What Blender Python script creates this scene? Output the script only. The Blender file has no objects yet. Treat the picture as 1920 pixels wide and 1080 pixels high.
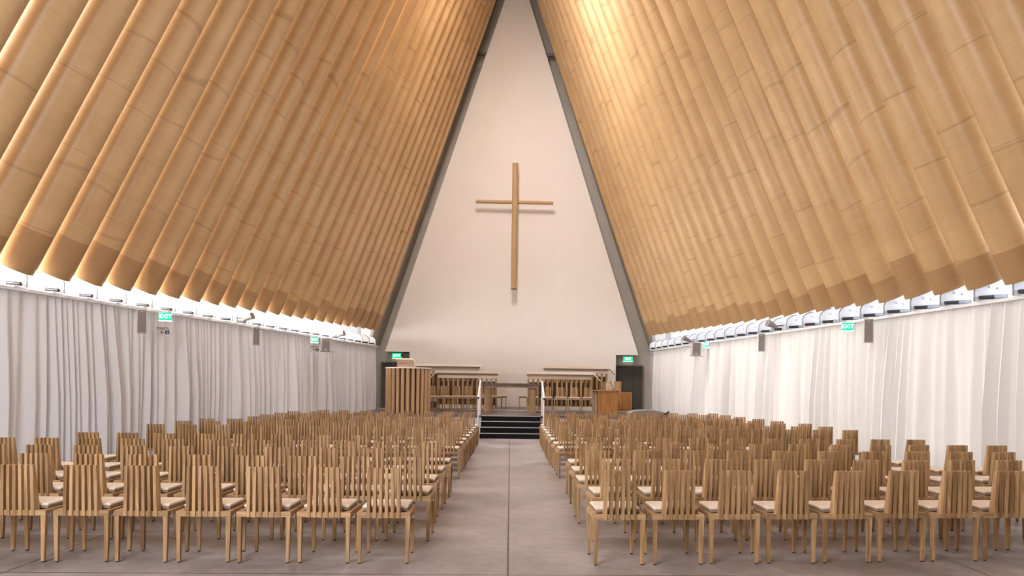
import bpy, math, random
from mathutils import Vector, Matrix
PI = math.pi
scene = bpy.context.scene
COL = scene.collection
R = random.Random(7)

# ------------------------------------------------------------ camera
cam_d = bpy.data.cameras.new('camera')
cam_d.sensor_width = 36
cam_d.lens = 24.0
cam_d.shift_x = -35 / 1920
cam_d.shift_y = 176 / 1920
cam_d.clip_end = 200
cam = bpy.data.objects.new('camera', cam_d)
COL.objects.link(cam)
cam.matrix_world = (Matrix.Translation((0, 0, 1.65)) @ Matrix.Rotation(math.radians(-1.7), 4, 'Z')
                    @ Matrix.Rotation(PI / 2, 4, 'X') @ Matrix.Rotation(math.radians(0.78), 4, 'Z'))
scene.camera = cam

# ------------------------------------------------------------ world, daylight, exposure
w = bpy.data.worlds.new('sky')
scene.world = w
w.use_nodes = True
bg = w.node_tree.nodes['Background']
bg.inputs[0].default_value = (0.93, 0.96, 1.0, 1)
bg.inputs[1].default_value = 0.35
scene.view_settings.view_transform = 'Standard'
scene.view_settings.look = 'None'
scene.view_settings.gamma = 1
scene.view_settings.exposure = 0.92


def area(name, loc, target, sx, sy, power, color=(1, 1, 1), spread=180):
    l = bpy.data.lights.new(name, 'AREA')
    l.shape = 'RECTANGLE'
    l.size, l.size_y = sx, sy
    l.energy = power
    l.color = color
    l.spread = math.radians(spread)
    o = bpy.data.objects.new(name, l)
    COL.objects.link(o)
    o.location = loc
    d = Vector(target) - Vector(loc)
    o.rotation_euler = d.to_track_quat('-Z', 'Y').to_euler()
    return o


# daylight on the roof from the left, softer sky light on the right slope, glazed street front behind the camera
area('daylight_left', (-14.5, 11, 17), (0, 14, 7), 26, 18, 8500, (1.0, 0.93, 0.84))
area('daylight_right_strip', (11.0, 15, 4.4), (6.0, 15, 3.4), 30, 2.0, 1500, (0.78, 0.87, 1.0))
area('ridge_fill', (-0.7, 18.5, 17.6), (5.5, 16.0, 9.0), 1.3, 16, 4300, (0.97, 0.97, 1.0))  # added fill lamp under the closed ridge, no skylight there
area('daylight_front_window', (-3.4, -0.7, 6.0), (4.5, 24, 8), 6, 8, 720, (0.96, 0.97, 1.0))
area('chancel_fill', (-1.0, 18.5, 15.6), (1.6, 28.6, 7.0), 1.3, 1.3, 120, (1.0, 0.92, 0.85), 110)  # added unseen lamp that brightens the end wall and stage

# bright milky clerestory strips just outside the tube brackets
area('clerestory_left', (-9.43 + 0.1395 * 16.2 - 0.85, 16.2, 3.33), (-9.43 + 0.1395 * 16.2 - 0.85 + 10, 16.2 - 1.395, 6.2), 18.5, 0.45, 950, (1.0, 0.97, 0.93))
area('clerestory_right', (8.642 - 0.0987 * 17.7 + 0.85, 17.7, 3.33), (8.642 - 0.0987 * 17.7 + 0.85 - 10, 17.7 - 0.987, 6.2), 21.5, 0.45, 75, (0.80, 0.88, 1.0))

# ------------------------------------------------------------ materials


def mat(name, color, rough=0.6, metal=0.0, spec=0.5):
    m = bpy.data.materials.new(name)
    m.use_nodes = True
    b = m.node_tree.nodes['Principled BSDF']
    b.inputs['Base Color'].default_value = (*color, 1)
    b.inputs['Roughness'].default_value = rough
    b.inputs['Metallic'].default_value = metal
    b.inputs['Specular IOR Level'].default_value = spec
    return m, m.node_tree, b


def N(nt, typ, **kw):
    n = nt.nodes.new(typ)
    for k, v in kw.items():
        setattr(n, k, v)
    return n


def math_n(nt, op, a, b=None, c=None):
    n = nt.nodes.new('ShaderNodeMath')
    n.operation = op
    for i, v in enumerate((a, b, c)):
        if v is None:
            continue
        if isinstance(v, (int, float)):
            n.inputs[i].default_value = v
        else:
            nt.links.new(v, n.inputs[i])
    return n.outputs[0]


def ramp(nt, fac, stops):
    r = nt.nodes.new('ShaderNodeValToRGB')
    el = r.color_ramp.elements
    while len(el) < len(stops):
        el.new(0.5)
    for e, (p, c) in zip(el, stops):
        e.position = p
        e.color = (*c, 1)
    nt.links.new(fac, r.inputs[0])
    return r.outputs[0]


def mixc(nt, fac, a, b, mode='MIX'):
    n = nt.nodes.new('ShaderNodeMix')
    n.data_type = 'RGBA'
    n.blend_type = mode
    for i, v in ((0, fac), (6, a), (7, b)):
        if isinstance(v, (int, float)):
            n.inputs[i].default_value = v
        elif isinstance(v, tuple):
            n.inputs[i].default_value = (*v, 1)
        else:
            nt.links.new(v, n.inputs[i])
    return n.outputs[2]


def simple(name, color, rough=0.6, metal=0.0, amt=0.12, scale=6, bump=0.0, spec=0.5):
    """solid paint or metal with faint procedural mottling"""
    m, nt, b = mat(name, color, rough, metal, spec)
    tc = N(nt, 'ShaderNodeTexCoord')
    nz = N(nt, 'ShaderNodeTexNoise')
    nz.inputs['Scale'].default_value = scale
    nz.inputs['Detail'].default_value = 4
    nt.links.new(tc.outputs['Object'], nz.inputs['Vector'])
    lo = tuple(c * (1 - amt) for c in color)
    hi = tuple(min(1, c * (1 + amt)) for c in color)
    nt.links.new(ramp(nt, nz.outputs[0], [(0.3, lo), (0.7, hi)]), b.inputs['Base Color'])
    if bump:
        bp = N(nt, 'ShaderNodeBump')
        bp.inputs['Strength'].default_value = bump
        bp.inputs['Distance'].default_value = 0.01
        nt.links.new(nz.outputs[0], bp.inputs['Height'])
        nt.links.new(bp.outputs[0], b.inputs['Normal'])
    return m


def wood(name, dark, light, axis='Z', scale=1.0, rough=0.5, island=True):
    m, nt, b = mat(name, light, rough)
    tc = N(nt, 'ShaderNodeTexCoord')
    oi = N(nt, 'ShaderNodeObjectInfo')
    geo = N(nt, 'ShaderNodeNewGeometry')
    mp = N(nt, 'ShaderNodeMapping')
    s = {'X': (1.2, 16, 16), 'Y': (16, 1.2, 16), 'Z': (16, 16, 1.2)}[axis]
    mp.inputs['Scale'].default_value = [v * scale for v in s]
    nt.links.new(tc.outputs['Object'], mp.inputs['Vector'])
    add = N(nt, 'ShaderNodeVectorMath')
    add.operation = 'ADD'
    nt.links.new(mp.outputs[0], add.inputs[0])
    cmb = N(nt, 'ShaderNodeCombineXYZ')
    rnd = math_n(nt, 'MULTIPLY', oi.outputs['Random'], 40)
    isl = math_n(nt, 'MULTIPLY', geo.outputs['Random Per Island'], 25 if island else 0)
    tot = math_n(nt, 'ADD', rnd, isl)
    nt.links.new(tot, cmb.inputs[0])
    nt.links.new(rnd, cmb.inputs[1])
    nt.links.new(tot, cmb.inputs[2])
    nt.links.new(cmb.outputs[0], add.inputs[1])
    nz = N(nt, 'ShaderNodeTexNoise')
    nz.inputs['Scale'].default_value = 1.6
    nz.inputs['Detail'].default_value = 6
    nz.inputs['Distortion'].default_value = 0.8
    nt.links.new(add.outputs[0], nz.inputs['Vector'])
    c1 = ramp(nt, nz.outputs[0], [(0.32, dark), (0.48, tuple((a + c) / 2 for a, c in zip(dark, light))), (0.62, light)])
    # each stick a slightly different board
    v = ramp(nt, math_n(nt, 'FRACT', math_n(nt, 'MULTIPLY', math_n(nt, 'ADD', tot, 0.37), 3.17)), [(0.0, (0.60, 0.54, 0.46)), (0.35, (0.84, 0.80, 0.74)), (0.65, (1, 1, 1)), (1.0, (1.12, 1.05, 0.95))])
    nt.links.new(mixc(nt, 0.8, c1, v, 'MULTIPLY'), b.inputs['Base Color'])
    bp = N(nt, 'ShaderNodeBump')
    bp.inputs['Strength'].default_value = 0.12
    bp.inputs['Distance'].default_value = 0.003
    nt.links.new(nz.outputs[0], bp.inputs['Height'])
    nt.links.new(bp.outputs[0], b.inputs['Normal'])
    return m


def cardboard_mat():
    m, nt, b = mat('kraft_cardboard', (0.55, 0.36, 0.18), 0.38, 0, 0.45)
    tc = N(nt, 'ShaderNodeTexCoord')
    oi = N(nt, 'ShaderNodeObjectInfo')
    sep = N(nt, 'ShaderNodeSeparateXYZ')
    nt.links.new(tc.outputs['Object'], sep.inputs[0])
    x, y, z = sep.outputs
    ang = math_n(nt, 'ARCTAN2', y, x)
    rnd = oi.outputs['Random']
    zz = math_n(nt, 'ADD', math_n(nt, 'MULTIPLY', rnd, 9.0), z)
    # wrap bands, slightly wavy
    wob = N(nt, 'ShaderNodeTexNoise')
    wob.noise_dimensions = '1D'
    wob.inputs['Scale'].default_value = 0.9
    nt.links.new(zz, wob.inputs['W'])
    zw = math_n(nt, 'ADD', zz, math_n(nt, 'MULTIPLY', wob.outputs[0], 1.6))
    zw = math_n(nt, 'ADD', zw, math_n(nt, 'MULTIPLY', math_n(nt, 'SINE', ang), 0.03))
    t = math_n(nt, 'DIVIDE', zw, 1.45)
    fr = math_n(nt, 'FRACT', t)
    line = ramp(nt, fr, [(0.0, (0.0, 0, 0)), (0.010, (1, 1, 1)), (0.022, (1, 1, 1)), (0.036, (0, 0, 0))])
    t2 = math_n(nt, 'FRACT', math_n(nt, 'MULTIPLY', zw, 0.41))
    line2 = ramp(nt, t2, [(0.0, (0.0, 0, 0)), (0.004, (0.7, 0.7, 0.7)), (0.010, (0.7, 0.7, 0.7)), (0.016, (0, 0, 0))])
    seg = N(nt, 'ShaderNodeTexWhiteNoise')
    seg.noise_dimensions = '1D'
    nt.links.new(math_n(nt, 'FLOOR', t), seg.inputs['W'])
    segc = ramp(nt, seg.outputs[0], [(0.0, (0.97, 0.96, 0.95)), (0.3, (1, 1, 1)), (0.92, (1.0, 1.0, 1.0)), (1.0, (0.92, 0.88, 0.85))])
    # fibres and fine turning marks
    mp = N(nt, 'ShaderNodeMapping')
    mp.inputs['Scale'].default_value = (2.0, 2.0, 40)
    nt.links.new(tc.outputs['Object'], mp.inputs['Vector'])
    fine = N(nt, 'ShaderNodeTexNoise')
    fine.inputs['Scale'].default_value = 1.0
    fine.inputs['Detail'].default_value = 5
    nt.links.new(mp.outputs[0], fine.inputs['Vector'])
    finec = ramp(nt, fine.outputs[0], [(0.3, (0.955, 0.95, 0.94)), (0.7, (1.03, 1.03, 1.03))])
    blot = N(nt, 'ShaderNodeTexNoise')
    blot.inputs['Scale'].default_value = 1.1
    blot.inputs['Detail'].default_value = 3
    nt.links.new(tc.outputs['Object'], blot.inputs['Vector'])
    blotc = ramp(nt, blot.outputs[0], [(0.3, (0.9, 0.87, 0.84)), (0.7, (1.05, 1.05, 1.05))])
    base = ramp(nt, rnd, [(0.0, (0.555, 0.368, 0.183)), (1.0, (0.585, 0.39, 0.20))])
    c = mixc(nt, 1.0, base, segc, 'MULTIPLY')
    c = mixc(nt, 1.0, c, finec, 'MULTIPLY')
    c = mixc(nt, 1.0, c, blotc, 'MULTIPLY')
    c = mixc(nt, math_n(nt, 'MULTIPLY', line, 0.36), c, (0.24, 0.13, 0.055))
    c = mixc(nt, math_n(nt, 'MULTIPLY', line2, 0.4), c, (0.24, 0.13, 0.055))
    # unvarnished sleeve at the foot
    foot = math_n(nt, 'LESS_THAN', z, math_n(nt, 'ADD', 0.42, math_n(nt, 'MULTIPLY', rnd, 0.35)))
    c = mixc(nt, math_n(nt, 'MULTIPLY', foot, 0.75), c, (0.36, 0.205, 0.09))
    nt.links.new(c, b.inputs['Base Color'])
    bp = N(nt, 'ShaderNodeBump')
    bp.inputs['Strength'].default_value = 0.15
    bp.inputs['Distance'].default_value = 0.004
    nt.links.new(fine.outputs[0], bp.inputs['Height'])
    nt.links.new(bp.outputs[0], b.inputs['Normal'])
    return m


def floor_mat():
    m, nt, b = mat('polished_concrete', (0.36, 0.32, 0.31), 0.3, 0, 0.5)
    tc = N(nt, 'ShaderNodeTexCoord')
    sep = N(nt, 'ShaderNodeSeparateXYZ')
    nt.links.new(tc.outputs['Object'], sep.inputs[0])
    n1 = N(nt, 'ShaderNodeTexNoise')
    n1.inputs['Scale'].default_value = 0.9
    n1.inputs['Detail'].default_value = 8
    n1.inputs['Roughness'].default_value = 0.62
    nt.links.new(tc.outputs['Object'], n1.inputs['Vector'])
    n2 = N(nt, 'ShaderNodeTexNoise')
    n2.inputs['Scale'].default_value = 9
    n2.inputs['Detail'].default_value = 6
    nt.links.new(tc.outputs['Object'], n2.inputs['Vector'])
    c = ramp(nt, n1.outputs[0], [(0.28, (0.20, 0.176, 0.176)), (0.5, (0.335, 0.300, 0.298)), (0.72, (0.45, 0.41, 0.40))])
    c = mixc(nt, 1.0, c, ramp(nt, n2.outputs[0], [(0.3, (0.88, 0.87, 0.87)), (0.7, (1.08, 1.08, 1.08))]), 'MULTIPLY')
    fac = None
    for axis, val, wd in ((0, 0.0, 0.008), (0, -4.2, 0.007), (0, 4.23, 0.007), (1, 5.83, 0.008), (1, 24.5, 0.008)):
        f = math_n(nt, 'LESS_THAN', math_n(nt, 'ABSOLUTE', math_n(nt, 'SUBTRACT', sep.outputs[axis], val)), wd)
        fac = f if fac is None else math_n(nt, 'MAXIMUM', fac, f)
    c = mixc(nt, math_n(nt, 'MULTIPLY', fac, 0.92), c, (0.035, 0.03, 0.03))
    nt.links.new(c, b.inputs['Base Color'])
    nt.links.new(ramp(nt, n1.outputs[0], [(0.3, (0.30, 0.30, 0.30)), (0.7, (0.46, 0.46, 0.46))]), b.inputs['Roughness'])
    bp = N(nt, 'ShaderNodeBump')
    bp.inputs['Strength'].default_value = 0.08
    bp.inputs['Distance'].default_value = 0.004
    nt.links.new(n2.outputs[0], bp.inputs['Height'])
    nt.links.new(bp.outputs[0], b.inputs['Normal'])
    return m


def cloth_mat(name, color, trans=0.25):
    m, nt, b = mat(name, color, 0.85, 0, 0.2)
    tc = N(nt, 'ShaderNodeTexCoord')
    nz = N(nt, 'ShaderNodeTexNoise')
    nz.inputs['Scale'].default_value = 60
    nt.links.new(tc.outputs['Object'], nz.inputs['Vector'])
    c = ramp(nt, nz.outputs[0], [(0.3, tuple(v * 0.95 for v in color)), (0.7, color)])
    nt.links.new(c, b.inputs['Base Color'])
    if trans:
        tr = N(nt, 'ShaderNodeBsdfTranslucent')
        tr.inputs[0].default_value = (*color, 1)
        mx = N(nt, 'ShaderNodeMixShader')
        mx.inputs[0].default_value = trans
        nt.links.new(b.outputs[0], mx.inputs[1])
        nt.links.new(tr.outputs[0], mx.inputs[2])
        nt.links.new(mx.outputs[0], nt.nodes['Material Output'].inputs['Surface'])
    return m


def emit(name, color, strength):
    m, nt, b = mat(name, color, 0.4)
    b.inputs['Emission Color'].default_value = (*color, 1)
    b.inputs['Emission Strength'].default_value = strength
    return m


M = {}
M['pine'] = wood('pine_upright', (0.29, 0.165, 0.07), (0.53, 0.35, 0.185), 'Z', 1.0)
M['pine_flat'] = wood('pine_rail', (0.31, 0.185, 0.085), (0.54, 0.36, 0.20), 'X', 1.0)
M['oak'] = wood('honey_veneer', (0.26, 0.115, 0.035), (0.44, 0.21, 0.07), 'Z', 0.5, 0.4)
M['pale_wood'] = wood('pale_plywood', (0.86, 0.74, 0.62), (0.95, 0.86, 0.77), 'X', 0.6, 0.5)
M['cushion'] = cloth_mat('cream_cushion_cloth', (0.80, 0.70, 0.60), 0)
M['piping'] = cloth_mat('brown_piping', (0.30, 0.24, 0.19), 0)
M['card'] = cardboard_mat()
M['floor'] = floor_mat()
M['curtain_l'] = cloth_mat('white_curtain_cloth', (0.90, 0.90, 0.93), 0.12)
M['curtain_r'] = cloth_mat('ivory_curtain_cloth', (0.93, 0.92, 0.91), 0.12)
M['panel'] = simple('white_plasterboard', (0.84, 0.79, 0.745), 0.8, 0, 0.015, 1.2)
M['rear'] = simple('grey_wall_paint', (0.50, 0.46, 0.41), 0.85, 0, 0.05, 1.0)
M['white'] = simple('white_enamel', (0.80, 0.80, 0.82), 0.4, 0, 0.02)
M['steel'] = simple('galvanised_steel', (0.42, 0.44, 0.48), 0.35, 0.6, 0.1)
M['rim'] = simple('grey_plate_edge', (0.33, 0.34, 0.37), 0.5, 0.3, 0.05)
M['dark'] = simple('black_plastic', (0.02, 0.02, 0.024), 0.45, 0, 0.1)
M['darkdoor'] = simple('dark_door_paint', (0.085, 0.078, 0.066), 0.6, 0, 0.06, 2)
M['doorframe'] = simple('door_frame_paint', (0.22, 0.20, 0.17), 0.6, 0, 0.05)
M['carpet'] = simple('black_step_carpet', (0.006, 0.006, 0.010), 0.95, 0, 0.3, 80, 0.3)
M['stage'] = simple('stage_floor', (0.105, 0.08, 0.082), 0.32, 0, 0.15, 3)
M['speaker'] = simple('grey_speaker_cloth', (0.24, 0.20, 0.19), 0.7, 0, 0.06, 90)
M['speaker_side'] = simple('pale_speaker_case', (0.62, 0.62, 0.60), 0.5, 0, 0.03)
M['nosing'] = simple('white_nosing', (0.62, 0.64, 0.68), 0.5, 0, 0.03)
M['ink'] = simple('brown_lettering', (0.10, 0.045, 0.02), 0.7, 0, 0.05)
M['navy'] = simple('navy_sign_paint', (0.012, 0.014, 0.07), 0.5, 0, 0.05)
M['green'] = emit('exit_green', (0.0, 0.62, 0.22), 0.85)
M['exit_white'] = emit('exit_white', (0.75, 1.0, 0.85), 1.0)
M['gap_shade'] = wood('shadowy_brown_panel', (0.07, 0.035, 0.018), (0.12, 0.065, 0.035), 'X', 0.6, 0.6)  # darkened brown paints the shade between stall posts and pulpit tubes
M['altar'] = wood('altar_top_wood', (0.07, 0.035, 0.02), (0.13, 0.075, 0.045), 'X', 0.6, 0.4)
M['apron'] = wood('altar_apron_wood', (0.30, 0.21, 0.15), (0.44, 0.33, 0.25), 'X', 0.6, 0.5)
M['cover'] = cloth_mat('grey_felt', (0.28, 0.26, 0.22), 0)


def poly_mat():
    m = bpy.data.materials.new('milky_polycarbonate')
    m.use_nodes = True
    nt = m.node_tree
    nt.nodes.clear()
    out = N(nt, 'ShaderNodeOutputMaterial')
    tr = N(nt, 'ShaderNodeBsdfTranslucent')
    tr.inputs[0].default_value = (0.9, 0.92, 0.95, 1)
    df = N(nt, 'ShaderNodeBsdfDiffuse')
    df.inputs[0].default_value = (0.85, 0.87, 0.9, 1)
    mx = N(nt, 'ShaderNodeMixShader')
    mx.inputs[0].default_value = 0.6
    nt.links.new(df.outputs[0], mx.inputs[1])
    nt.links.new(tr.outputs[0], mx.inputs[2])
    nt.links.new(mx.outputs[0], out.inputs[0])
    return m


M['poly'] = poly_mat()
M['kraft_board'] = simple('kraft_board', (0.5, 0.33, 0.17), 0.6, 0, 0.08, 1.0)

# ------------------------------------------------------------ mesh helpers


class MB:
    def __init__(s):
        s.v, s.f = [], []

    def add(s, vs, fs):
        o = len(s.v)
        s.v += [tuple(v) for v in vs]
        s.f += [tuple(i + o for i in f) for f in fs]
        return s

    def box(s, x0, x1, y0, y1, z0, z1):
        return s.hexa([(x0, y0, z0), (x1, y0, z0), (x1, y1, z0), (x0, y1, z0),
                       (x0, y0, z1), (x1, y0, z1), (x1, y1, z1), (x0, y1, z1)])

    def hexa(s, p):
        return s.add(p, [(3, 2, 1, 0), (4, 5, 6, 7), (0, 1, 5, 4), (1, 2, 6, 5), (2, 3, 7, 6), (3, 0, 4, 7)])

    def cyl(s, a, b, r, n=16, r2=None, caps=True):
        a, b = Vector(a), Vector(b)
        r2 = r if r2 is None else r2
        d = (b - a).normalized()
        u = d.cross(Vector((0, 0, 1)) if abs(d.z) < 0.9 else Vector((1, 0, 0))).normalized()
        w_ = d.cross(u)
        vs = []
        for c, rr in ((a, r), (b, r2)):
            for k in range(n):
                t = 2 * PI * k / n
                vs.append(c + u * math.cos(t) * rr + w_ * math.sin(t) * rr)
        fs = [(k, (k + 1) % n, n + (k + 1) % n, n + k) for k in range(n)]
        if caps:
            fs += [tuple(range(n - 1, -1, -1)), tuple(range(n, 2 * n))]
        return s.add(vs, fs)

    def prism(s, pts, axis, a, b):
        """polygon pts (2D) extruded along axis from a to b"""
        def mk(p, t):
            return {'x': (t, p[0], p[1]), 'y': (p[0], t, p[1]), 'z': (p[0], p[1], t)}[axis]
        n = len(pts)
        vs = [mk(p, a) for p in pts] + [mk(p, b) for p in pts]
        fs = [(k, (k + 1) % n, n + (k + 1) % n, n + k) for k in range(n)]
        fs += [tuple(range(n - 1, -1, -1)), tuple(range(n, 2 * n))]
        return s.add(vs, fs)

    def mesh(s, name, m, smooth=False, fix=True):
        me = bpy.data.meshes.new(name)
        me.from_pydata(s.v, [], s.f)
        if fix:
            import bmesh
            bm = bmesh.new()
            bm.from_mesh(me)
            bmesh.ops.recalc_face_normals(bm, faces=bm.faces)
            bm.to_mesh(me)
            bm.free()
        me.materials.append(m)
        if smooth:
            for p in me.polygons:
                p.use_smooth = True
            if hasattr(me, 'set_sharp_from_angle'):
                me.set_sharp_from_angle(angle=math.radians(40))
        me.update()
        return me

    def build(s, name, m, parent=None, smooth=False, bevel=0.0):
        o = bpy.data.objects.new(name, s.mesh(name, m, smooth))
        COL.objects.link(o)
        o.parent = parent
        if bevel:
            md = o.modifiers.new('bevel', 'BEVEL')
            md.width = bevel
            md.segments = 2
            md.limit_method = 'ANGLE'
        return o


def tag(o, label, cat, group=None):
    o['label'] = label
    o['category'] = cat
    if group:
        o['group'] = group
    return o


def structure(o):
    o['kind'] = 'structure'
    return o


def thing(name, label, cat, loc=(0, 0, 0), rz=0, group=None):
    o = bpy.data.objects.new(name, None)
    o.empty_display_size = 0.2
    COL.objects.link(o)
    o.location = loc
    o.rotation_euler = (0, 0, rz)
    return tag(o, label, cat, group)


def copy_tree(o, parent=None):
    c = o.copy()
    COL.objects.link(c)
    if parent:
        c.parent = parent
    for ch in list(o.children):
        copy_tree(ch, c)
    return c


ORD = ['', 'first', 'second', 'third', 'fourth', 'fifth', 'sixth', 'seventh', 'eighth', 'ninth', 'tenth', 'eleventh',
       'twelfth', 'thirteenth', 'fourteenth', 'fifteenth', 'sixteenth', 'seventeenth', 'eighteenth', 'nineteenth',
       'twentieth', 'twenty-first', 'twenty-second', 'twenty-third', 'twenty-fourth', 'twenty-fifth', 'twenty-sixth',
       'twenty-seventh', 'twenty-eighth', 'twenty-ninth', 'thirtieth', 'thirty-first', 'thirty-second']


def nth(i):
    return 'nearest' if i == 1 else ORD[i]


# plan of the side walls: straight lines converging towards the altar
def wl(y):
    return -9.43 + 0.1395 * y


def wr(y):
    return 8.642 - 0.0987 * y


# ------------------------------------------------------------ room shell
Y0, Y1 = -1.0, 28.6
b = MB()
b.add([(-13, -3, 0), (13, -3, 0), (13, 30.2, 0), (-13, 30.2, 0), (-13, -3, -0.2), (13, -3, -0.2), (13, 30.2, -0.2), (-13, 30.2, -0.2)],
      [(0, 1, 2, 3), (7, 6, 5, 4), (4, 5, 1, 0), (5, 6, 2, 1), (6, 7, 3, 2), (7, 4, 0, 3)])
structure(b.build('floor', M['floor']))

ZT = 3.05
for side, f, sg in (('left', wl, -1), ('right', wr, 1)):
    # container wall hidden behind the curtains
    a0, a1 = f(Y0) + sg * 0.30, f(29.4) + sg * 0.30
    b = MB().hexa([(a0, Y0, 0), (a0 + sg * 0.15, Y0, 0), (a1 + sg * 0.15, 29.4, 0), (a1, 29.4, 0),
                   (a0, Y0, ZT - 0.06), (a0 + sg * 0.15, Y0, ZT - 0.06), (a1 + sg * 0.15, 29.4, ZT - 0.06), (a1, 29.4, ZT - 0.06)])
    structure(b.build('wall_' + side, M['white']))
    # ledge the tube brackets stand on
    a0, a1 = f(Y0), f(28.5)
    b = MB().hexa([(a0 + sg * 0.02, Y0, ZT - 0.05), (a0 + sg * 1.0, Y0, ZT - 0.05), (a1 + sg * 1.0, 28.5, ZT - 0.05), (a1 + sg * 0.02, 28.5, ZT - 0.05),
                   (a0 + sg * 0.02, Y0, ZT), (a0 + sg * 1.0, Y0, ZT), (a1 + sg * 1.0, 28.5, ZT), (a1 + sg * 0.02, 28.5, ZT)])
    structure(b.build('trim_1' if side == 'left' else 'trim_2', M['white']))
    # milky clerestory strip behind the brackets
    b = MB().hexa([(a0 + sg * 0.90, Y0, ZT), (a0 + sg * 0.92, Y0, ZT), (a1 + sg * 0.92, 28.5, ZT), (a1 + sg * 0.90, 28.5, ZT),
                   (a0 + sg * 0.90, Y0, ZT + 1.0), (a0 + sg * 0.92, Y0, ZT + 1.0), (a1 + sg * 0.92, 28.5, ZT + 1.0), (a1 + sg * 0.90, 28.5, ZT + 1.0)])
    structure(b.build('window_1' if side == 'left' else 'window_2', M['poly']))

# end wall: the pale triangle stands in front of the grey rear wall
ax = 0.07
sl = 0.3236
b = MB()
b.prism([(-4.217, 0.0), (4.424, 0.0), (4.424, 2.835), (5.372, 2.835), (ax, 2.835 + 5.30 / sl), (-5.235, 2.835), (-4.217, 2.835)], 'y', 28.6, 28.8)
structure(b.build('wall_far', M['panel']))
b = MB().prism([(-6.4, 0), (6.7, 0), (6.7, 4.5), (1.2, 22.5), (-1.0, 22.5), (-6.4, 4.5)], 'y', 29.4, 29.6)
structure(b.build('wall_back', M['rear']))
for nm, x0, x1 in (('door_1', -5.50, -4.35), ('door_2', 4.56, 5.69)):
    o = structure(MB().box(x0, x1, 29.34, 29.4, 0, 2.375).build(nm, M['darkdoor']))
    b = MB().box(x0 - 0.05, x0, 29.30, 29.4, 0, 2.43).box(x1, x1 + 0.05, 29.30, 29.4, 0, 2.43).box(x0, x1, 29.30, 29.4, 2.375, 2.43)
    b.build('door_frame', M['doorframe'], o)
    b = MB().box(x0 + 0.66 * (x1 - x0), x0 + 0.66 * (x1 - x0) + 0.012, 29.325, 29.34, 0, 2.375)
    b.build('door_seam', M['dark'], o)
    xs = x0 + 0.60 * (x1 - x0)
    MB().cyl((xs, 29.30, 1.0), (xs - 0.12, 29.30, 1.0), 0.012, 8).cyl((xs, 29.34, 1.0), (xs, 29.29, 1.0), 0.012, 8).build('door_handle', M['steel'], o)
    MB().box(x0 + 0.06, x0 + 0.4, 29.28, 29.34, 2.29, 2.35).build('door_closer', M['dark'], o)

# closed roof slopes over the entrance end and beside the end wall
k_ = 0
for y0, y1 in ((-1.1, 7.05), (28.5, 29.5)):
    for side, f, sg in (('left', wl, -1), ('right', wr, 1)):
        q = []
        if y0 > 20:
            y0 = 28.12 if side == 'left' else 28.56
        for yy in (y0, y1):
            xe = f(yy) + sg * 0.30
            q += [(xe, yy, 3.0), (0.08, yy, 3.3 + math.sqrt(max(1, 18.3 ** 2 - xe * xe)))]
        (a, b_, c, d) = q
        off = Vector((sg * 0.12, 0, 0.05))
        pts = [a, c, d, b_] + [tuple(Vector(p) + off) for p in (a, c, d, b_)]
        k_ += 1
        structure(MB().hexa(pts).build('ceiling_%s' % side if k_ < 3 else 'trim_%d' % (5 + k_), M['kraft_board'] if k_ < 3 else M['rear']))
structure(MB().prism([(-11, 0), (11, 0), (11, 4), (0.1, 22), (-11, 4)], 'y', -1.3, -1.1).build('wall_near', M['panel']))

# roof truss glimpsed at both edges of the pale panel
t = thing('roof_truss', 'dark steel truss glimpsed either side of the pale end panel', 'truss', (0, 29.05, 15.0))
MB().box(-1.62, 1.70, -0.08, 0.08, 0.5, 0.62).build('chord', M['doorframe'], t)
for sx in (-1, 1):
    xo = 0.07 + sx * 1.32
    MB().box(xo - 0.03, xo + 0.03, -0.04, 0.04, -0.9, 0.5).build('post', M['steel'], t)
    MB().cyl((xo - sx * 0.3, 0, 0.5), (xo + sx * 0.12, 0, -0.5), 0.025, 8).build('brace', M['steel'], t)
    MB().box(xo - 0.35, xo + 0.16, -0.03, 0.03, 0.0, 0.05).build('rung', M['steel'], t)

# ------------------------------------------------------------ cardboard roof tubes
TL = 17.9
TR = 0.30


def tube_mesh():
    n, th = 40, 0.018
    vs, fs = [], []
    for z in (0.0, TL - 1.3):
        for r in (TR, TR - th):
            for k in range(n):
                t_ = 2 * PI * k / n
                vs.append((r * math.cos(t_), r * math.sin(t_), z))
    for k in range(n):
        q = (k + 1) % n
        fs.append((k, q, 2 * n + q, 2 * n + k))
        fs.append((n + q, n + k, 3 * n + k, 3 * n + q))
        fs.append((q, k, n + k, n + q))
        fs.append((2 * n + k, 2 * n + q, 3 * n + q, 3 * n + k))
    return MB().add(vs, fs).mesh('cardboard_tube', M['card'], True)


TM = tube_mesh()
TUBES = {'left': [11.49 - 0.29 + 0.7545 * i for i in range(-5, 23)], 'right': [11.80 - 0.20 + 0.757 * i for i in range(-5, 23)]}


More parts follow.
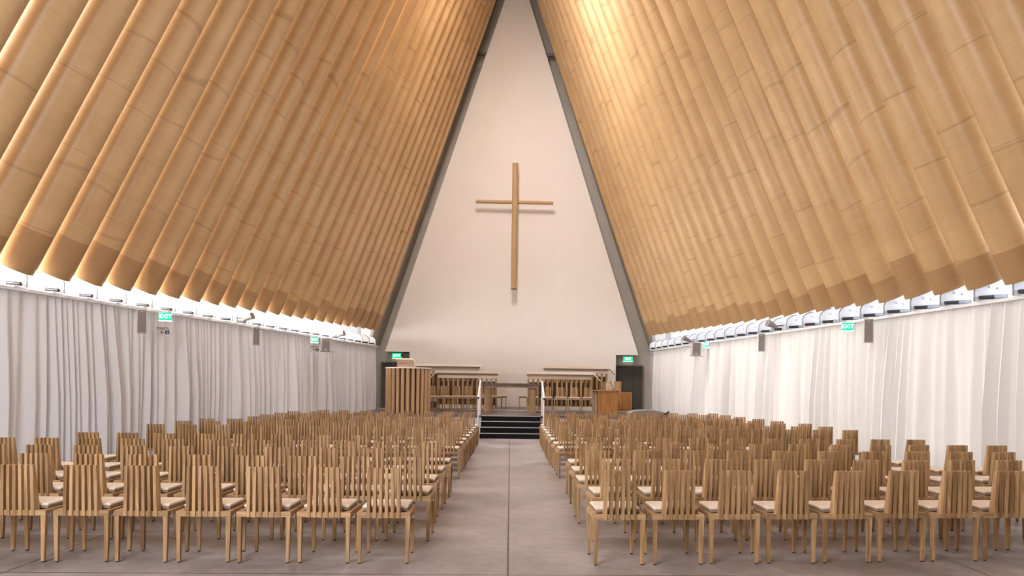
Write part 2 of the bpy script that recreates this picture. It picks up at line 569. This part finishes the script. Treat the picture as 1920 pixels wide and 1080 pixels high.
def bracket_parts(t, sg):
    """local: x outward * sg, tube axis above the origin; stands on the ledge"""
    pts = []
    for k in range(9):
        a = PI / 2 * k / 8
        pts.append((-sg * 0.26 * math.sin(a) - sg * 0.02, 0.16 + 0.20 * math.cos(a)))
    pts = [(sg * 0.28, 0.0), (sg * 0.28, 0.36)] + pts + [(-sg * 0.28, 0.0)]
    MB().prism(pts, 'y', -0.012, 0.012).build('fin_plate', M['white'], t)
    rim = MB()
    for k in range(8):
        a, c = PI / 2 * k / 8, PI / 2 * (k + 1) / 8
        p = (-sg * (0.26 * math.sin(a) + 0.02), 0, 0.16 + 0.20 * math.cos(a))
        q = (-sg * (0.26 * math.sin(c) + 0.02), 0, 0.16 + 0.20 * math.cos(c))
        rim.cyl(p, q, 0.016, 8)
    rim.cyl((-sg * 0.28, 0, 0.16), (-sg * 0.28, 0, 0.0), 0.016, 8)
    rim.build('rim', M['rim'], t, True)
    for bx, bz in ((0.06, 0.24), (0.20, 0.22)):
        MB().cyl((sg * (bx - 0.1), -0.035, bz), (sg * (bx - 0.1), 0.012, bz), 0.014, 8).build('bolt', M['steel'], t)
    MB().box(min(-sg * 0.18, sg * 0.30), max(-sg * 0.18, sg * 0.30), -0.13, 0.13, 0.0, 0.018).build('base_plate', M['white'], t)
    MB().cyl((sg * 0.22, -0.07, 0.085), (-sg * 0.02, -0.07, 0.07), 0.035, 12).build('pin_housing', M['rim'], t, True)
    MB().cyl((-sg * 0.02, -0.07, 0.07), (-sg * 0.24, -0.07, 0.055), 0.030, 12).build('pin', M['dark'], t, True)
    MB().cyl((sg * 0.22, -0.112, 0.085), (sg * 0.22, -0.06, 0.085), 0.030, 12).build('pin_cap', M['steel'], t, True)


BR = {}
for side, f, sg in (('left', wl, -1), ('right', wr, 1)):
    ys = TUBES[side]
    for i, y in enumerate(ys):
        k = len(ys) - i
        x = f(y) - sg * 0.02
        z = 3.36 + 0.020 * (y - 11) + (0.02 if side == 'left' else 0.0)
        ridge_x = 0.08
        wdt = abs(x - ridge_x)
        th = math.asin(wdt / TL)
        o = bpy.data.objects.new('cardboard_tube', TM)
        COL.objects.link(o)
        o.location = (x + sg * 0.16, y, z)
        o.rotation_euler = (0, -sg * math.asin(min(1, (wdt + 0.16) / TL)), 0)
        # turn each tube about its own axis so seams differ
        o.rotation_euler = (Matrix.Rotation(-sg * math.asin((wdt + 0.16) / TL), 4, 'Y') @ Matrix.Rotation(R.uniform(0, 2 * PI), 4, 'Z')).to_euler()
        tag(o, 'brown cardboard roof tube, %s slope, %s from the end wall' % (side, nth(k)), 'roof tube', 'cardboard roof tubes')
        lab = 'white steel bracket under the %s %s roof tube from the end wall' % (nth(k), side)
        loc = (x + sg * 0.22, y, ZT)
        if side not in BR:
            BR[side] = thing('tube_bracket', lab, 'bracket', loc, 0, 'white steel brackets under the roof tubes')
            bracket_parts(BR[side], sg)
        else:
            c = copy_tree(BR[side])
            c.location = loc
            c['label'] = lab

# ------------------------------------------------------------ curtains


def curtain(f, sg, ya, yb, seed, m, label):
    rr = random.Random(seed)
    n = max(8, int((yb - ya) / 0.022))
    zs = [0.015, 0.6, 1.3, 2.0, 2.5, 2.8, 2.95, ZT - 0.02]
    ph, amp, offs = 0.0, [], []
    s = ya
    val = []
    t = 0
    for i in range(n + 1):
        y = ya + (yb - ya) * i / n
        t += (yb - ya) / n * (2 * PI / 0.20) * (1 + 0.45 * math.sin(y * 1.9 + seed) + 0.25 * math.sin(y * 5.3 + 2 * seed))
        val.append(t)
    vs, fs = [], []
    for j, z in enumerate(zs):
        g = 1 - z / ZT
        for i in range(n + 1):
            y = ya + (yb - ya) * i / n
            a = (0.026 + 0.062 * min(1, g * 1.8)) * (1 + 0.5 * math.sin(y * 3.7) * math.sin(y * 1.3))
            d = a * math.sin(val[i]) + 0.5 * a * math.sin(val[i] * 0.47 + seed + 0.8 * g) + 0.05 * g * math.sin(y * 2.3)
            yy = y + 0.07 * g * math.sin(y * 1.1) + 0.03 * g * math.sin(y * 4.3)
            vs.append((f(yy) + sg * (0.13 + d), yy, z))
    for j in range(len(zs) - 1):
        for i in range(n):
            q = j * (n + 1) + i
            fs.append((q, q + 1, q + n + 2, q + n + 1))
    root = thing('curtain', label, 'curtain', (0, 0, 0), 0, 'white curtains along the side walls')
    me = MB().add(vs, fs).mesh('curtain_cloth', m, True, False)
    o = bpy.data.objects.new('curtain_cloth', me)
    COL.objects.link(o)
    o.parent = root
    h0, h1 = f(ya) + sg * 0.13, f(yb) + sg * 0.13
    MB().hexa([(h0 - 0.025, ya, ZT - 0.035), (h0 + 0.025, ya, ZT - 0.035), (h1 + 0.025, yb, ZT - 0.035), (h1 - 0.025, yb, ZT - 0.035),
               (h0 - 0.025, ya, ZT - 0.012), (h0 + 0.025, ya, ZT - 0.012), (h1 + 0.025, yb, ZT - 0.012), (h1 - 0.025, yb, ZT - 0.012)]).build('heading_rail', M['white'], root)
    return root


CL = [(9.2, 13.775, 'widest near white curtain on left wall, nearest the camera'),
      (13.79, 14.57, 'narrow left white curtain hanging behind the nearest column speaker'),
      (14.59, 15.375, 'narrow left white curtain under the nearer toilets sign'),
      (15.385, 18.355, 'white left curtain between toilets sign and second column speaker'),
      (18.365, 22.0, 'white left curtain between second column speaker and further toilets sign'),
      (22.01, 28.3, 'furthest white left curtain, ending at the grey end wall')]
for i, (a, c, lab) in enumerate(CL):
    curtain(wl, -1, a, c, 3 + i * 1.7, M['curtain_l'], lab)
CR = [(8.6, 14.09, 'ivory right curtain nearest the camera'),
      (14.10, 19.0, 'ivory right curtain behind the nearer right exit sign'),
      (19.01, 22.9, 'ivory right curtain between second column speaker and box speaker'),
      (22.91, 28.4, 'furthest ivory right curtain, ending at the grey end wall')]
for i, (a, c, lab) in enumerate(CR):
    curtain(wr, 1, a, c, 20 + i * 2.3, M['curtain_r'], lab)

# ------------------------------------------------------------ chairs


def chair_parts(t):
    z0, z1 = 0.415, 0.46
    yb, yf = -0.225, 0.215
    hw = 0.2375
    # seat frame: four rails and a deck board
    f = MB()
    f.box(-hw, hw, yb, yb + 0.04, z0, z1)
    f.box(-hw, hw, yf - 0.04, yf, z0, z1)
    f.box(-hw, -hw + 0.045, yb + 0.04, yf - 0.04, z0, z1)
    f.box(hw - 0.045, hw, yb + 0.04, yf - 0.04, z0, z1)
    f.box(-hw + 0.045, hw - 0.045, yb + 0.04, yf - 0.04, z0 + 0.012, z1 - 0.006)
    f.build('seat', M['pine_flat'], t)
    for sx in (-1, 1):
        for y, xo in ((yb + 0.022, hw - 0.021), (yf - 0.022, hw - 0.027)):
            a, c = 0.021, 0.0135
            x = sx * xo
            xb = x - sx * 0.004
            l = MB().hexa([(xb - c, y - c, 0.012), (xb + c, y - c, 0.012), (xb + c, y + c, 0.012), (xb - c, y + c, 0.012),
                           (x - a, y - a, z1 + 0.001), (x + a, y - a, z1 + 0.001), (x + a, y + a, z1 + 0.001), (x - a, y + a, z1 + 0.001)])
            lo = l.build('leg', M['pine'], t)
            MB().cyl((xb, y, 0.0), (xb, y, 0.012), 0.013, 8).build('foot_pad', M['dark'], lo)
    s = MB()
    for k in range(6):
        u = (k - 2.5)
        xt, xb = u * 0.0500, u * 0.0535
        hw_t, hw_b = 0.0130, 0.0142
        y0 = yb - 0.012
        s.hexa([(xb - hw_b, y0, z0), (xb + hw_b, y0, z0), (xb + hw_b, y0 + 0.085, z0), (xb - hw_b, y0 + 0.085, z0),
                (xt - hw_t, y0 - 0.012, 0.863), (xt + hw_t, y0 - 0.012, 0.863), (xt + hw_t, y0 + 0.022, 0.863), (xt - hw_t, y0 + 0.022, 0.863)])
    s.build('backrest', M['pine'], t)
    c = MB()
    cw, y0, y1 = 0.205, yb + 0.085, yf - 0.005
    c.box(-cw, cw, y0, y1, z1 + 0.024, z1 + 0.050)
    co = c.build('cushion', M['cushion'], t, False, 0.010)
    u = MB().box(-cw + 0.004, cw - 0.004, y0 + 0.004, y1 - 0.004, z1 + 0.001, z1 + 0.0235)
    u.build('cushion_base', M['piping'], co, False, 0.006)
    b_ = MB().box(hw - 0.01, hw + 0.030, yb + 0.03, yb + 0.055, z0 - 0.006, z0).box(hw + 0.024, hw + 0.030, yb + 0.03, yb + 0.055, z0, z0 + 0.022)
    b_.build('linking_clip', M['steel'], t)


PROTO = None


def place_chair(x, y, z, rz, label, group):
    global PROTO
    if PROTO is None:
        PROTO = thing('slatted_chair', label, 'chair', (x, y, z), rz, group)
        chair_parts(PROTO)
        return PROTO
    c = copy_tree(PROTO)
    c.location = (x, y, z)
    c.rotation_euler = (0, 0, rz)
    c['label'] = label
    c['group'] = group
    return c


LEFT = [(6.16, -1.117, -4.85, 8), (7.05, -1.03, -5.31, 9), (7.93, -1.07, -5.85, 10), (8.80, -1.06, -6.36, 11), (9.72, -1.07, -5.88, 10),
        (11.57, -1.07, -5.895, 10), (12.53, -1.07, -5.90, 10), (13.35, -1.07, -5.84, 10), (14.25, -1.06, -5.25, 9),
        (15.05, -1.05, -5.30, 9), (15.90, -1.05, -5.27, 9), (16.72, -1.05, -5.234, 9), (17.60, -1.04, -4.76, 8)]
RIGHT = [(6.16, 1.000, 5.30, 9), (7.07, 1.085, 6.00, 10), (7.97, 1.03, 6.09, 10), (8.87, 1.06, 6.676, 11), (9.77, 1.08, 6.076, 10),
         (11.80, 1.07, 6.10, 10), (12.70, 1.05, 6.073, 10), (13.65, 1.04, 6.08, 10), (14.50, 1.03, 5.83, 10),
         (15.35, 1.03, 5.725, 10), (16.20, 1.03, 5.573, 9), (17.10, 1.03, 5.503, 9), (18.00, 1.03, 5.453, 9)]
for side, rows, k in (('left', LEFT, 0.0), ('right', RIGHT, 0.06)):
    for ri, (yy, xa, xb, n) in enumerate(rows):
        for j in range(n):
            x = xa + (xb - xa) * j / (n - 1) + R.uniform(-0.006, 0.006)
            y = yy + (k * (x - 1) if side == 'right' else 0) + 0.205 + R.uniform(-0.012, 0.012)
            if ri < 5:
                rw = ['nearest', 'second', 'third', 'fourth', 'fifth'][ri] + ' row from camera'
            else:
                q = 13 - ri
                rw = ('last row before stage' if q == 1 else ORD[q] + ' row back from stage')
            st = 'seat beside the aisle' if j == 0 else ORD[j + 1] + ' seat from aisle'
            lab = 'slatted pine chair, %s block, %s, %s' % (side, rw, st)
            place_chair(x, y, 0, R.uniform(-0.025, 0.025) + (0.05 if side == 'right' else 0), lab,
                        'slatted pine chairs in the %s block' % side)

# ------------------------------------------------------------ stage and steps
SZ = 0.60
SY = 21.2
o = structure(MB().box(-4.8, 4.8, SY, 28.6, SZ - 0.08, SZ).build('trim_3', M['stage']))
structure(MB().box(-4.8, 4.8, SY + 0.02, 28.6, 0, SZ - 0.08).build('trim_4', M['white']))
st = thing('stage_steps', 'black carpeted steps with white nosings between the white handrails', 'steps', (0.03, 19.72, 0))
ys = [0, 0.36, 0.72, 1.15]
for i in range(4):
    y0 = [0.0, 0.38, 0.78, 1.15][i]
    z0 = 0.15 * i
    s_ = MB().box(-0.90, 0.90, y0, 1.47, z0, z0 + 0.15).build('step', M['carpet'] if i < 3 else M['carpet'], st)
    MB().box(-0.90, 0.90, y0 - 0.012, y0 + 0.03, z0 + 0.138, z0 + 0.152).build('nosing', M['nosing'], s_)
MB().box(-0.90, 0.90, 1.20, 1.48, 0.6, 0.606).build('landing', M['stage'], st)
# darker front strip edge line on the platform
structure(MB().box(-4.78, 4.78, 24.9, 24.96, SZ, SZ + 0.012).build('trim_5', M['nosing']))

for nm, sx in (('left', -1), ('right', 1)):
    t = thing('handrail', 'white bent handrail on the %s side of the black steps' % nm, 'handrail', (0.03 + sx * 0.955, 19.9, 0), 0, 'white handrails at the steps')
    MB().cyl((0, -0.1, 1.17), (0, 1.25, 1.66), 0.026, 12).build('rail', M['white'], t, True)
    MB().cyl((0, -0.1, 1.17), (0, -0.14, 1.155), 0.028, 12).build('end_cap', M['dark'], t, True)
    MB().cyl((0, 0.1, 0.0), (0, 0.1, 1.22), 0.024, 12).build('post', M['white'], t, True)
    MB().cyl((0, 1.2, 0.6), (0, 1.2, 1.62), 0.022, 12).build('post', M['white'], t, True)

# ------------------------------------------------------------ cross
t = thing('wall_cross', 'tall brown cardboard tube cross fixed on the pale end wall', 'cross', (0.085, 28.15, 5.46))
MB().cyl((0, 0, 0.02), (0.0, 0, 5.18), 0.120, 32).build('upright', M['kraft_board'], t, True)
MB().cyl((-1.61, 0.06, 3.60), (1.58, 0.06, 3.60), 0.072, 24).build('crossbar', M['kraft_board'], t, True)
MB().cyl((0, 0, 0.0), (0, 0, 0.02), 0.121, 32).build('end_cap', M['dark'], t, True)
for z in (0.9, 4.2):
    MB().cyl((0, 0.1, z), (0, 0.45, z), 0.025, 8).build('wall_fixing', M['steel'], t)

# ------------------------------------------------------------ pulpit of cardboard tubes
pr = 0.66
t = thing('round_pulpit', 'round pulpit ringed with upright cardboard tubes, left on the stage', 'pulpit', (-3.27, 22.0, SZ))
nt_ = 26
for k in range(nt_):
    a = 2 * PI * k / nt_
    if 0.30 * PI < a < 0.70 * PI:
        continue
    MB().cyl((pr * math.cos(a), pr * math.sin(a), 0.0), (pr * math.cos(a), pr * math.sin(a), 1.42), 0.056, 16).build('tube', M['kraft_board'], t, True)
MB().cyl((0, 0, 1.42), (0, 0, 1.455), pr + 0.07, 48).build('rim', M['pale_wood'], t, True)
MB().cyl((0, 0, 0.0), (0, 0, 1.42), pr - 0.05, 48, None, False).build('lining', M['gap_shade'], t, True)
MB().cyl((0, 0, 0.01), (0, 0, 0.06), pr - 0.07, 40).build('floor_disc', M['oak'], t, True)
t = thing('book_rest', 'plain pale wooden book rest standing on the round pulpit', 'book rest', (-3.33, 21.78, SZ + 1.455))
MB().prism([(-0.16, 0.0), (0.16, 0.0), (0.20, 0.20), (-0.14, 0.27)], 'x', -0.245, 0.235).build('box', M['apron'], t)
MB().hexa([(-0.275, -0.20, 0.245), (0.265, -0.20, 0.245), (0.265, 0.24, 0.185), (-0.275, 0.24, 0.185),
           (-0.275, -0.20, 0.285), (0.265, -0.20, 0.285), (0.265, 0.24, 0.225), (-0.275, 0.24, 0.225)]).build('sloping_top', M['pale_wood'], t)

# ------------------------------------------------------------ altar table
t = thing('altar_table', 'long altar table with dark top on two thick tube legs', 'table', (0.04, 23.3, SZ))
MB().box(-1.20, 1.22, -0.42, 0.42, 0.93, 0.99).build('tabletop', M['altar'], t)
MB().box(-0.92, 0.90, -0.30, 0.30, 0.84, 0.93).build('apron', M['apron'], t)
for x in (-0.80, 0.71):
    lg = MB().cyl((x, 0, 0.02), (x, 0, 0.93), 0.125, 28).build('leg', M['kraft_board'], t, True)
    MB().box(x - 0.14, x + 0.14, -0.14, 0.14, 0.0, 0.03).build('foot_plate', M['apron'], lg)

# ------------------------------------------------------------ choir stalls


def stall(x0, x1, y, z, h, label, outer):
    t = thing('choir_stall', label, 'choir stall', ((x0 + x1) / 2, y, z), 0, 'choir stall screens on the stage')
    hw = (x1 - x0) / 2
    MB().box(-hw, hw, -0.17, 0.20, h - 0.055, h + 0.045).build('cap', M['pale_wood'], t)
    MB().box(-hw + 0.09, hw - 0.09, -0.03, 0.05, h - 0.24, h - 0.125).build('beam', M['pale_wood'], t)
    MB().box(-hw + 0.05, hw - 0.05, -0.08, 0.12, h - 0.125, h - 0.055).build('soffit', M['apron'], t)
    n = int(round((2 * hw - 0.24) / 0.186)) + 1
    for k in range(n):
        x = -hw + 0.12 + (2 * hw - 0.24) * k / (n - 1)
        MB().box(x - 0.036, x + 0.036, -0.03, 0.06, 0.0, h - 0.24).build('post', M['pine'], t)
    MB().box(-hw + 0.10, hw - 0.10, 0.065, 0.085, 0.14, h - 0.36).build('back_panel', M['gap_shade'], t)
    MB().box(-hw + 0.06, hw - 0.06, -0.05, 0.08, 0.0, 0.14).build('plinth', M['pale_wood'], t)
    s = outer
    # sloping wing at the outer end
    MB().hexa([(s * hw, -0.17, h - 0.06), (s * (hw + 0.25), -0.12, h - 0.30), (s * (hw + 0.25), 0.22, h - 0.30), (s * hw, 0.20, h - 0.06),
               (s * hw, -0.17, h - 0.015), (s * (hw + 0.25), -0.12, h - 0.27), (s * (hw + 0.25), 0.22, h - 0.27), (s * hw, 0.20, h - 0.015)]).build('end_wing', M['pale_wood'], t)


stall(-2.86, -0.43, 26.3, SZ, 1.40, 'lower front choir stall screen left of the altar', -1)
stall(0.56, 3.15, 25.75, SZ, 1.40, 'lower front choir stall screen right of the altar', 1)
TZ = SZ + 0.22
structure(MB().box(-4.3, -1.0, 26.62, 28.58, SZ, TZ).build('trim_10', M['stage']))
structure(MB().box(1.2, 4.4, 26.3, 28.58, SZ, TZ).build('trim_11', M['stage']))
stall(-3.75, -1.18, 27.5, TZ, 1.46, 'taller rear choir stall screen on the left side', -1)
stall(1.28, 4.00, 27.5, TZ, 1.44, 'taller rear choir stall screen on the right side', 1)

# chairs on the stage
for i, px in enumerate([-2.68, -2.265, -1.85, -1.435, -1.02, -0.605]):
    place_chair(px, 24.35 + 0.30 * i, SZ, PI + 0.61, 'slatted chair before the left choir stall, %s from the pulpit' % nth(i + 1), 'chairs on the stage')
for i, px in enumerate([0.84, 1.345, 1.85, 2.355, 2.86]):
    place_chair(px, 25.2 - 0.04 * i, SZ, PI - 0.09, 'slatted chair before the right choir stall, %s from the altar' % nth(i + 1), 'chairs on the stage')
place_chair(-0.36, 26.9, SZ, -PI / 2, 'slatted chair seen side on behind the left altar leg', 'chairs on the stage')
place_chair(0.55, 26.6, SZ, PI / 2, 'slatted chair seen side on behind the right altar leg', 'chairs on the stage')
place_chair(-3.25, 27.0, TZ, PI + 0.3, 'slatted chair between pulpit and the left choir stalls', 'chairs on the stage')
place_chair(3.62, 26.85, TZ, PI - 0.3, 'slatted chair just behind the organ console music desk', 'chairs on the stage')

# ------------------------------------------------------------ organ console and cabinet, right of stage
t = thing('organ_console', 'honey wood organ console at the right of the stage', 'organ console', (3.32, 23.4, SZ))
MB().box(-0.34, 0.34, -0.25, 0.45, 0.0, 0.76).build('case', M['oak'], t)
MB().box(-0.52, -0.45, -0.22, -0.14, 0, 0.74).build('leg', M['apron'], t)
MB().box(-0.44, -0.37, -0.22, -0.14, 0, 0.74).build('leg', M['apron'], t)
MB().box(-0.54, 0.38, -0.28, 0.48, 0.76, 0.795).build('key_desk', M['oak'], t)
MB().hexa([(-0.02, 0.0, 0.80), (0.20, 0.0, 0.80), (0.20, 0.03, 0.80), (-0.02, 0.03, 0.80),
           (-0.02, 0.12, 1.08), (0.13, 0.12, 1.10), (0.13, 0.15, 1.10), (-0.02, 0.15, 1.08)]).build('music_rest', M['apron'], t)
MB().cyl((0.235, 0.0, 0.80), (0.135, 0.12, 1.12), 0.012, 8).build('music_rest_strut', M['dark'], t)
for x in (-0.50, -0.40, 0.33):
    MB().cyl((x, -0.30, 0.755), (x, -0.26, 0.755), 0.025, 12).build('knob', M['dark'], t)
t = thing('low_cabinet', 'low honey wood cabinet behind the organ console, before right door', 'cabinet', (4.42, 26.0, SZ))
MB().box(-0.52, 0.24, 0, 0.55, 0, 0.70).build('body', M['oak'], t)
MB().box(-0.50, -0.14, -0.012, 0, 0.03, 0.67).build('door', M['oak'], t)
MB().box(-0.12, 0.22, -0.012, 0, 0.03, 0.67).build('door', M['oak'], t)
tag(MB().box(4.0, 4.27, 26.2, 26.24, SZ + 0.70, SZ + 1.11).build('upright_board', M['pine'], None), 'upright pale wooden board standing on the low cabinet', 'board')

# covered drum shape in front of right curtain
t = thing('covered_instrument', 'grey domed cover over a low black instrument by right curtain', 'instrument', (4.0, 20.0, 0))
pts = [(0.50 * math.cos(PI * k / 16), 0.78 + 0.09 * math.sin(PI * k / 16)) for k in range(17)]
MB().prism([(0.50, 0.55)] + pts + [(-0.50, 0.55)], 'y', -0.35, 0.35).build('cover', M['cover'], t, True)
MB().box(-0.46, 0.46, -0.3, 0.3, 0.0, 0.55).build('case', M['dark'], t)
MB().prism([(0.30, 0.70), (0.62, 0.86), (0.56, 0.62)], 'y', -0.38, -0.30).build('flap', M['dark'], t)

# ------------------------------------------------------------ speakers, signs, spotlights on the side walls


def side_loc(side, y, off):
    return (wl(y) + off, y) if side == 'left' else (wr(y) - off, y)


def face(side, extra=0.0):
    """rotation so that local -Y faces the middle of the room, turned towards the camera"""
    return (PI / 2 - 0.0 if side == 'left' else -PI / 2) + extra


def column_speaker(side, y, ztop, label):
    x, y = side_loc(side, y, 0.28)
    rz = -0.0 + (0.45 if side == 'left' else -0.45)
    t = thing('column_speaker', label, 'speaker', (x, y, ztop - 0.47), rz, 'slim column speakers')
    MB().box(-0.085, 0.085, -0.05, 0.06, 0, 0.47).build('case', M['speaker_side'], t, False, 0.006)
    MB().box(-0.073, 0.073, -0.056, -0.05, 0.012, 0.458).build('grille', M['speaker'], t)
    MB().box(-0.018, 0.018, -0.060, -0.056, 0.42, 0.43).build('badge', M['white'], t)
    MB().cyl((0, 0.05, 0.3), (0, 0.25, 0.3), 0.018, 8).build('wall_arm', M['steel'], t)
    return t


column_speaker('left', 13.63, 2.965, 'grey column speaker on left wall nearest the camera')
column_speaker('left', 18.0, 2.98, 'grey column speaker on left wall further from the camera')
column_speaker('right', 13.27, 2.98, 'grey column speaker on right wall nearest the camera')
column_speaker('right', 17.8, 3.0, 'grey column speaker on right wall further from the camera')


def box_speaker(side, y, ztop, label):
    x, y = side_loc(side, y, 0.30)
    rz = 0.12 if side == 'left' else -0.12
    t = thing('box_speaker', label, 'speaker', (x, y, ztop - 0.44), rz, 'square box speakers')
    MB().box(-0.16, 0.16, -0.08, 0.14, 0, 0.44).build('case', M['speaker_side'], t, False, 0.008)
    MB().box(-0.11, 0.13, -0.088, -0.08, 0.02, 0.42).build('grille', M['speaker'], t)
    MB().box(-0.035, 0.045, -0.092, -0.088, 0.05, 0.075).build('badge', M['white'], t)
    MB().box(-0.18, 0.26, 0.0, 0.14, -0.02, 0.0).build('shelf', M['speaker_side'], t)


box_speaker('left', 22.38, 2.99, 'square grey box speaker on the left wall')
box_speaker('right', 22.45, 3.03, 'square grey box speaker on the right wall')

FONT = None


def text(body, size, m, parent, loc, rot=(PI / 2, 0, 0), name='lettering', ext=0.002, sx=1.0):
    cu = bpy.data.curves.new(name, 'FONT')
    cu.body = body
    cu.size = size
    cu.extrude = ext
    cu.offset = size * 0.02
    cu.align_x = 'CENTER'
    cu.align_y = 'CENTER'
    cu.materials.append(m)
    o_ = bpy.data.objects.new(name, cu)
    COL.objects.link(o_)
    dg = bpy.context.evaluated_depsgraph_get()
    me = bpy.data.meshes.new_from_object(o_.evaluated_get(dg))
    bpy.data.objects.remove(o_)
    n_ = bpy.data.objects.new(name, me)
    COL.objects.link(n_)
    n_.parent = parent
    n_.location = loc
    n_.rotation_euler = rot
    n_.scale = (sx, 1, 1)
    return n_


def exit_sign(loc, rz, w_, h, label, plain=False):
    t = thing('exit_sign', label, 'exit sign', loc, rz, 'green exit signs')
    MB().box(-w_ / 2, w_ / 2, -0.02, 0.03, 0, h).build('case', M['white'], t)
    p = MB().box(-w_ / 2 + 0.006, w_ / 2 - 0.006, -0.026, -0.02, 0.006, h - 0.006).build('lit_panel', M['green'], t)
    text('EXIT', h * 0.66, M['exit_white'], p, (0, -0.028, h * 0.5))
    MB().box(-w_ / 2, w_ / 2, -0.02, 0.03, -0.02, 0.0).build('diffuser', M['exit_white'], t)
    MB().box(-0.05, 0.05, 0.03, 0.12, h * 0.3, h * 0.8).build('mount', M['white'], t)
    return t


x, y = side_loc('left', 14.43, 0.22)
exit_sign((x, y, 2.825), 0.45, 0.25, 0.165, 'lit green exit sign above the nearer toilets sign')
x, y = side_loc('left', 21.63, 0.24)
exit_sign((x, y, 2.80), 0.85, 0.25, 0.17, 'small green exit sign above the further toilets sign')
x, y = side_loc('right', 14.07, 0.22)
exit_sign((x, y, 2.81), -0.4, 0.24, 0.17, 'lit green exit sign on right wall beside nearest column speaker')
x, y = side_loc('right', 21.57, 0.30)
exit_sign((x, y, 2.83), -0.9, 0.22, 0.18, 'small green exit sign beside the right box speaker')
exit_sign((-4.86, 29.30, 2.585), 0, 0.40, 0.21, 'green exit sign above the left end door')
exit_sign((5.05, 29.30, 2.60), 0, 0.42, 0.20, 'green exit sign above the right end door')
t = thing('wall_box', 'small mauve grey box beside the left end door exit sign', 'box', (-4.45, 29.2, 2.61))
MB().box(-0.14, 0.22, -0.06, 0.2, 0, 0.21).build('case', M['speaker'], t)
MB().box(-0.20, -0.12, -0.09, 0.06, 0.05, 0.16).build('lens', M['dark'], t)


def toilets_sign(loc, rz, s, label):
    t = thing('toilets_sign', label, 'sign', loc, rz, 'toilets signs')
    MB().box(-0.15 * s, 0.19 * s, 0.0, 0.008, -0.19 * s, 0.075 * s).build('board', M['speaker_side'], t)
    text('TOILETS', 0.088 * s, M['ink'], t, (0.0, -0.003, 0.03 * s))
    a = MB().prism([(-0.06 * s, -0.075 * s), (0.0, -0.025 * s), (0.025 * s, -0.025 * s), (-0.02 * s, -0.067 * s), (0.06 * s, -0.067 * s),
                    (0.06 * s, -0.083 * s), (-0.02 * s, -0.083 * s), (0.025 * s, -0.125 * s), (0.0, -0.125 * s)], 'y', -0.004, 0.0)
    a.build('arrow', M['ink'], t)
    p = MB().box(0.07 * s, 0.18 * s, -0.005, 0.0, -0.135 * s, -0.02 * s).build('blue_square', M['navy'], t)
    g = MB()
    cx, cz = 0.120 * s, -0.095 * s
    for k in range(12):
        a0, a1 = -PI * 0.95 + 1.35 * PI * k / 12, -PI * 0.95 + 1.35 * PI * (k + 1) / 12
        g.cyl((cx + 0.026 * s * math.cos(a0), -0.007, cz + 0.026 * s * math.sin(a0)), (cx + 0.026 * s * math.cos(a1), -0.007, cz + 0.026 * s * math.sin(a1)), 0.004 * s, 6)
    g.cyl((cx, -0.007, cz + 0.036 * s), (cx, -0.007, cz + 0.008 * s), 0.005 * s, 6)
    g.cyl((cx, -0.007, cz + 0.008 * s), (cx + 0.028 * s, -0.007, cz + 0.008 * s), 0.005 * s, 6)
    g.cyl((cx + 0.028 * s, -0.007, cz + 0.008 * s), (cx + 0.042 * s, -0.007, cz - 0.025 * s), 0.005 * s, 6)
    g.cyl((cx, -0.009, cz + 0.052 * s), (cx, -0.005, cz + 0.052 * s), 0.009 * s, 10)
    g.build('wheelchair_symbol', M['white'], p)


x, y = side_loc('left', 14.45, 0.17)
toilets_sign((x - 0.02, y, 2.635), 0.4, 0.72, 'toilets sign with arrow and wheelchair symbol, nearer the camera')
x, y = side_loc('left', 21.73, 0.20)
toilets_sign((x, y, 2.63), 0.6, 0.80, 'toilets sign with wheelchair symbol beside the left box speaker')


def spotlight(side, y, z, label):
    x, y = side_loc(side, y, 0.02)
    s = 1 if side == 'left' else -1
    t = thing('spotlight', label, 'spotlight', (x, y, z), 0, 'grey conical spotlights above the curtains')
    MB().box(-0.14 if s > 0 else 0.02, -0.02 if s > 0 else 0.14, -0.05, 0.05, 0, 0.17).build('ballast_box', M['speaker_side'], t)
    MB().cyl((-s * 0.02, 0, 0.12), (s * 0.16, -0.03, 0.105), 0.014, 8).build('arm', M['dark'], t)
    MB().cyl((s * 0.14, -0.02, 0.07), (s * 0.40, -0.08, 0.18), 0.035, 20, 0.10).build('shade', M['speaker'], t, True)


spotlight('left', 17.6, 3.055, 'grey conical spotlight above left curtain, nearer the camera')
spotlight('left', 23.65, 3.055, 'grey conical spotlight above the left box speaker')
spotlight('right', 17.25, 3.055, 'grey conical spotlight above right curtain, nearer the camera')
spotlight('right', 23.35, 3.055, 'grey conical spotlight above the right box speaker')
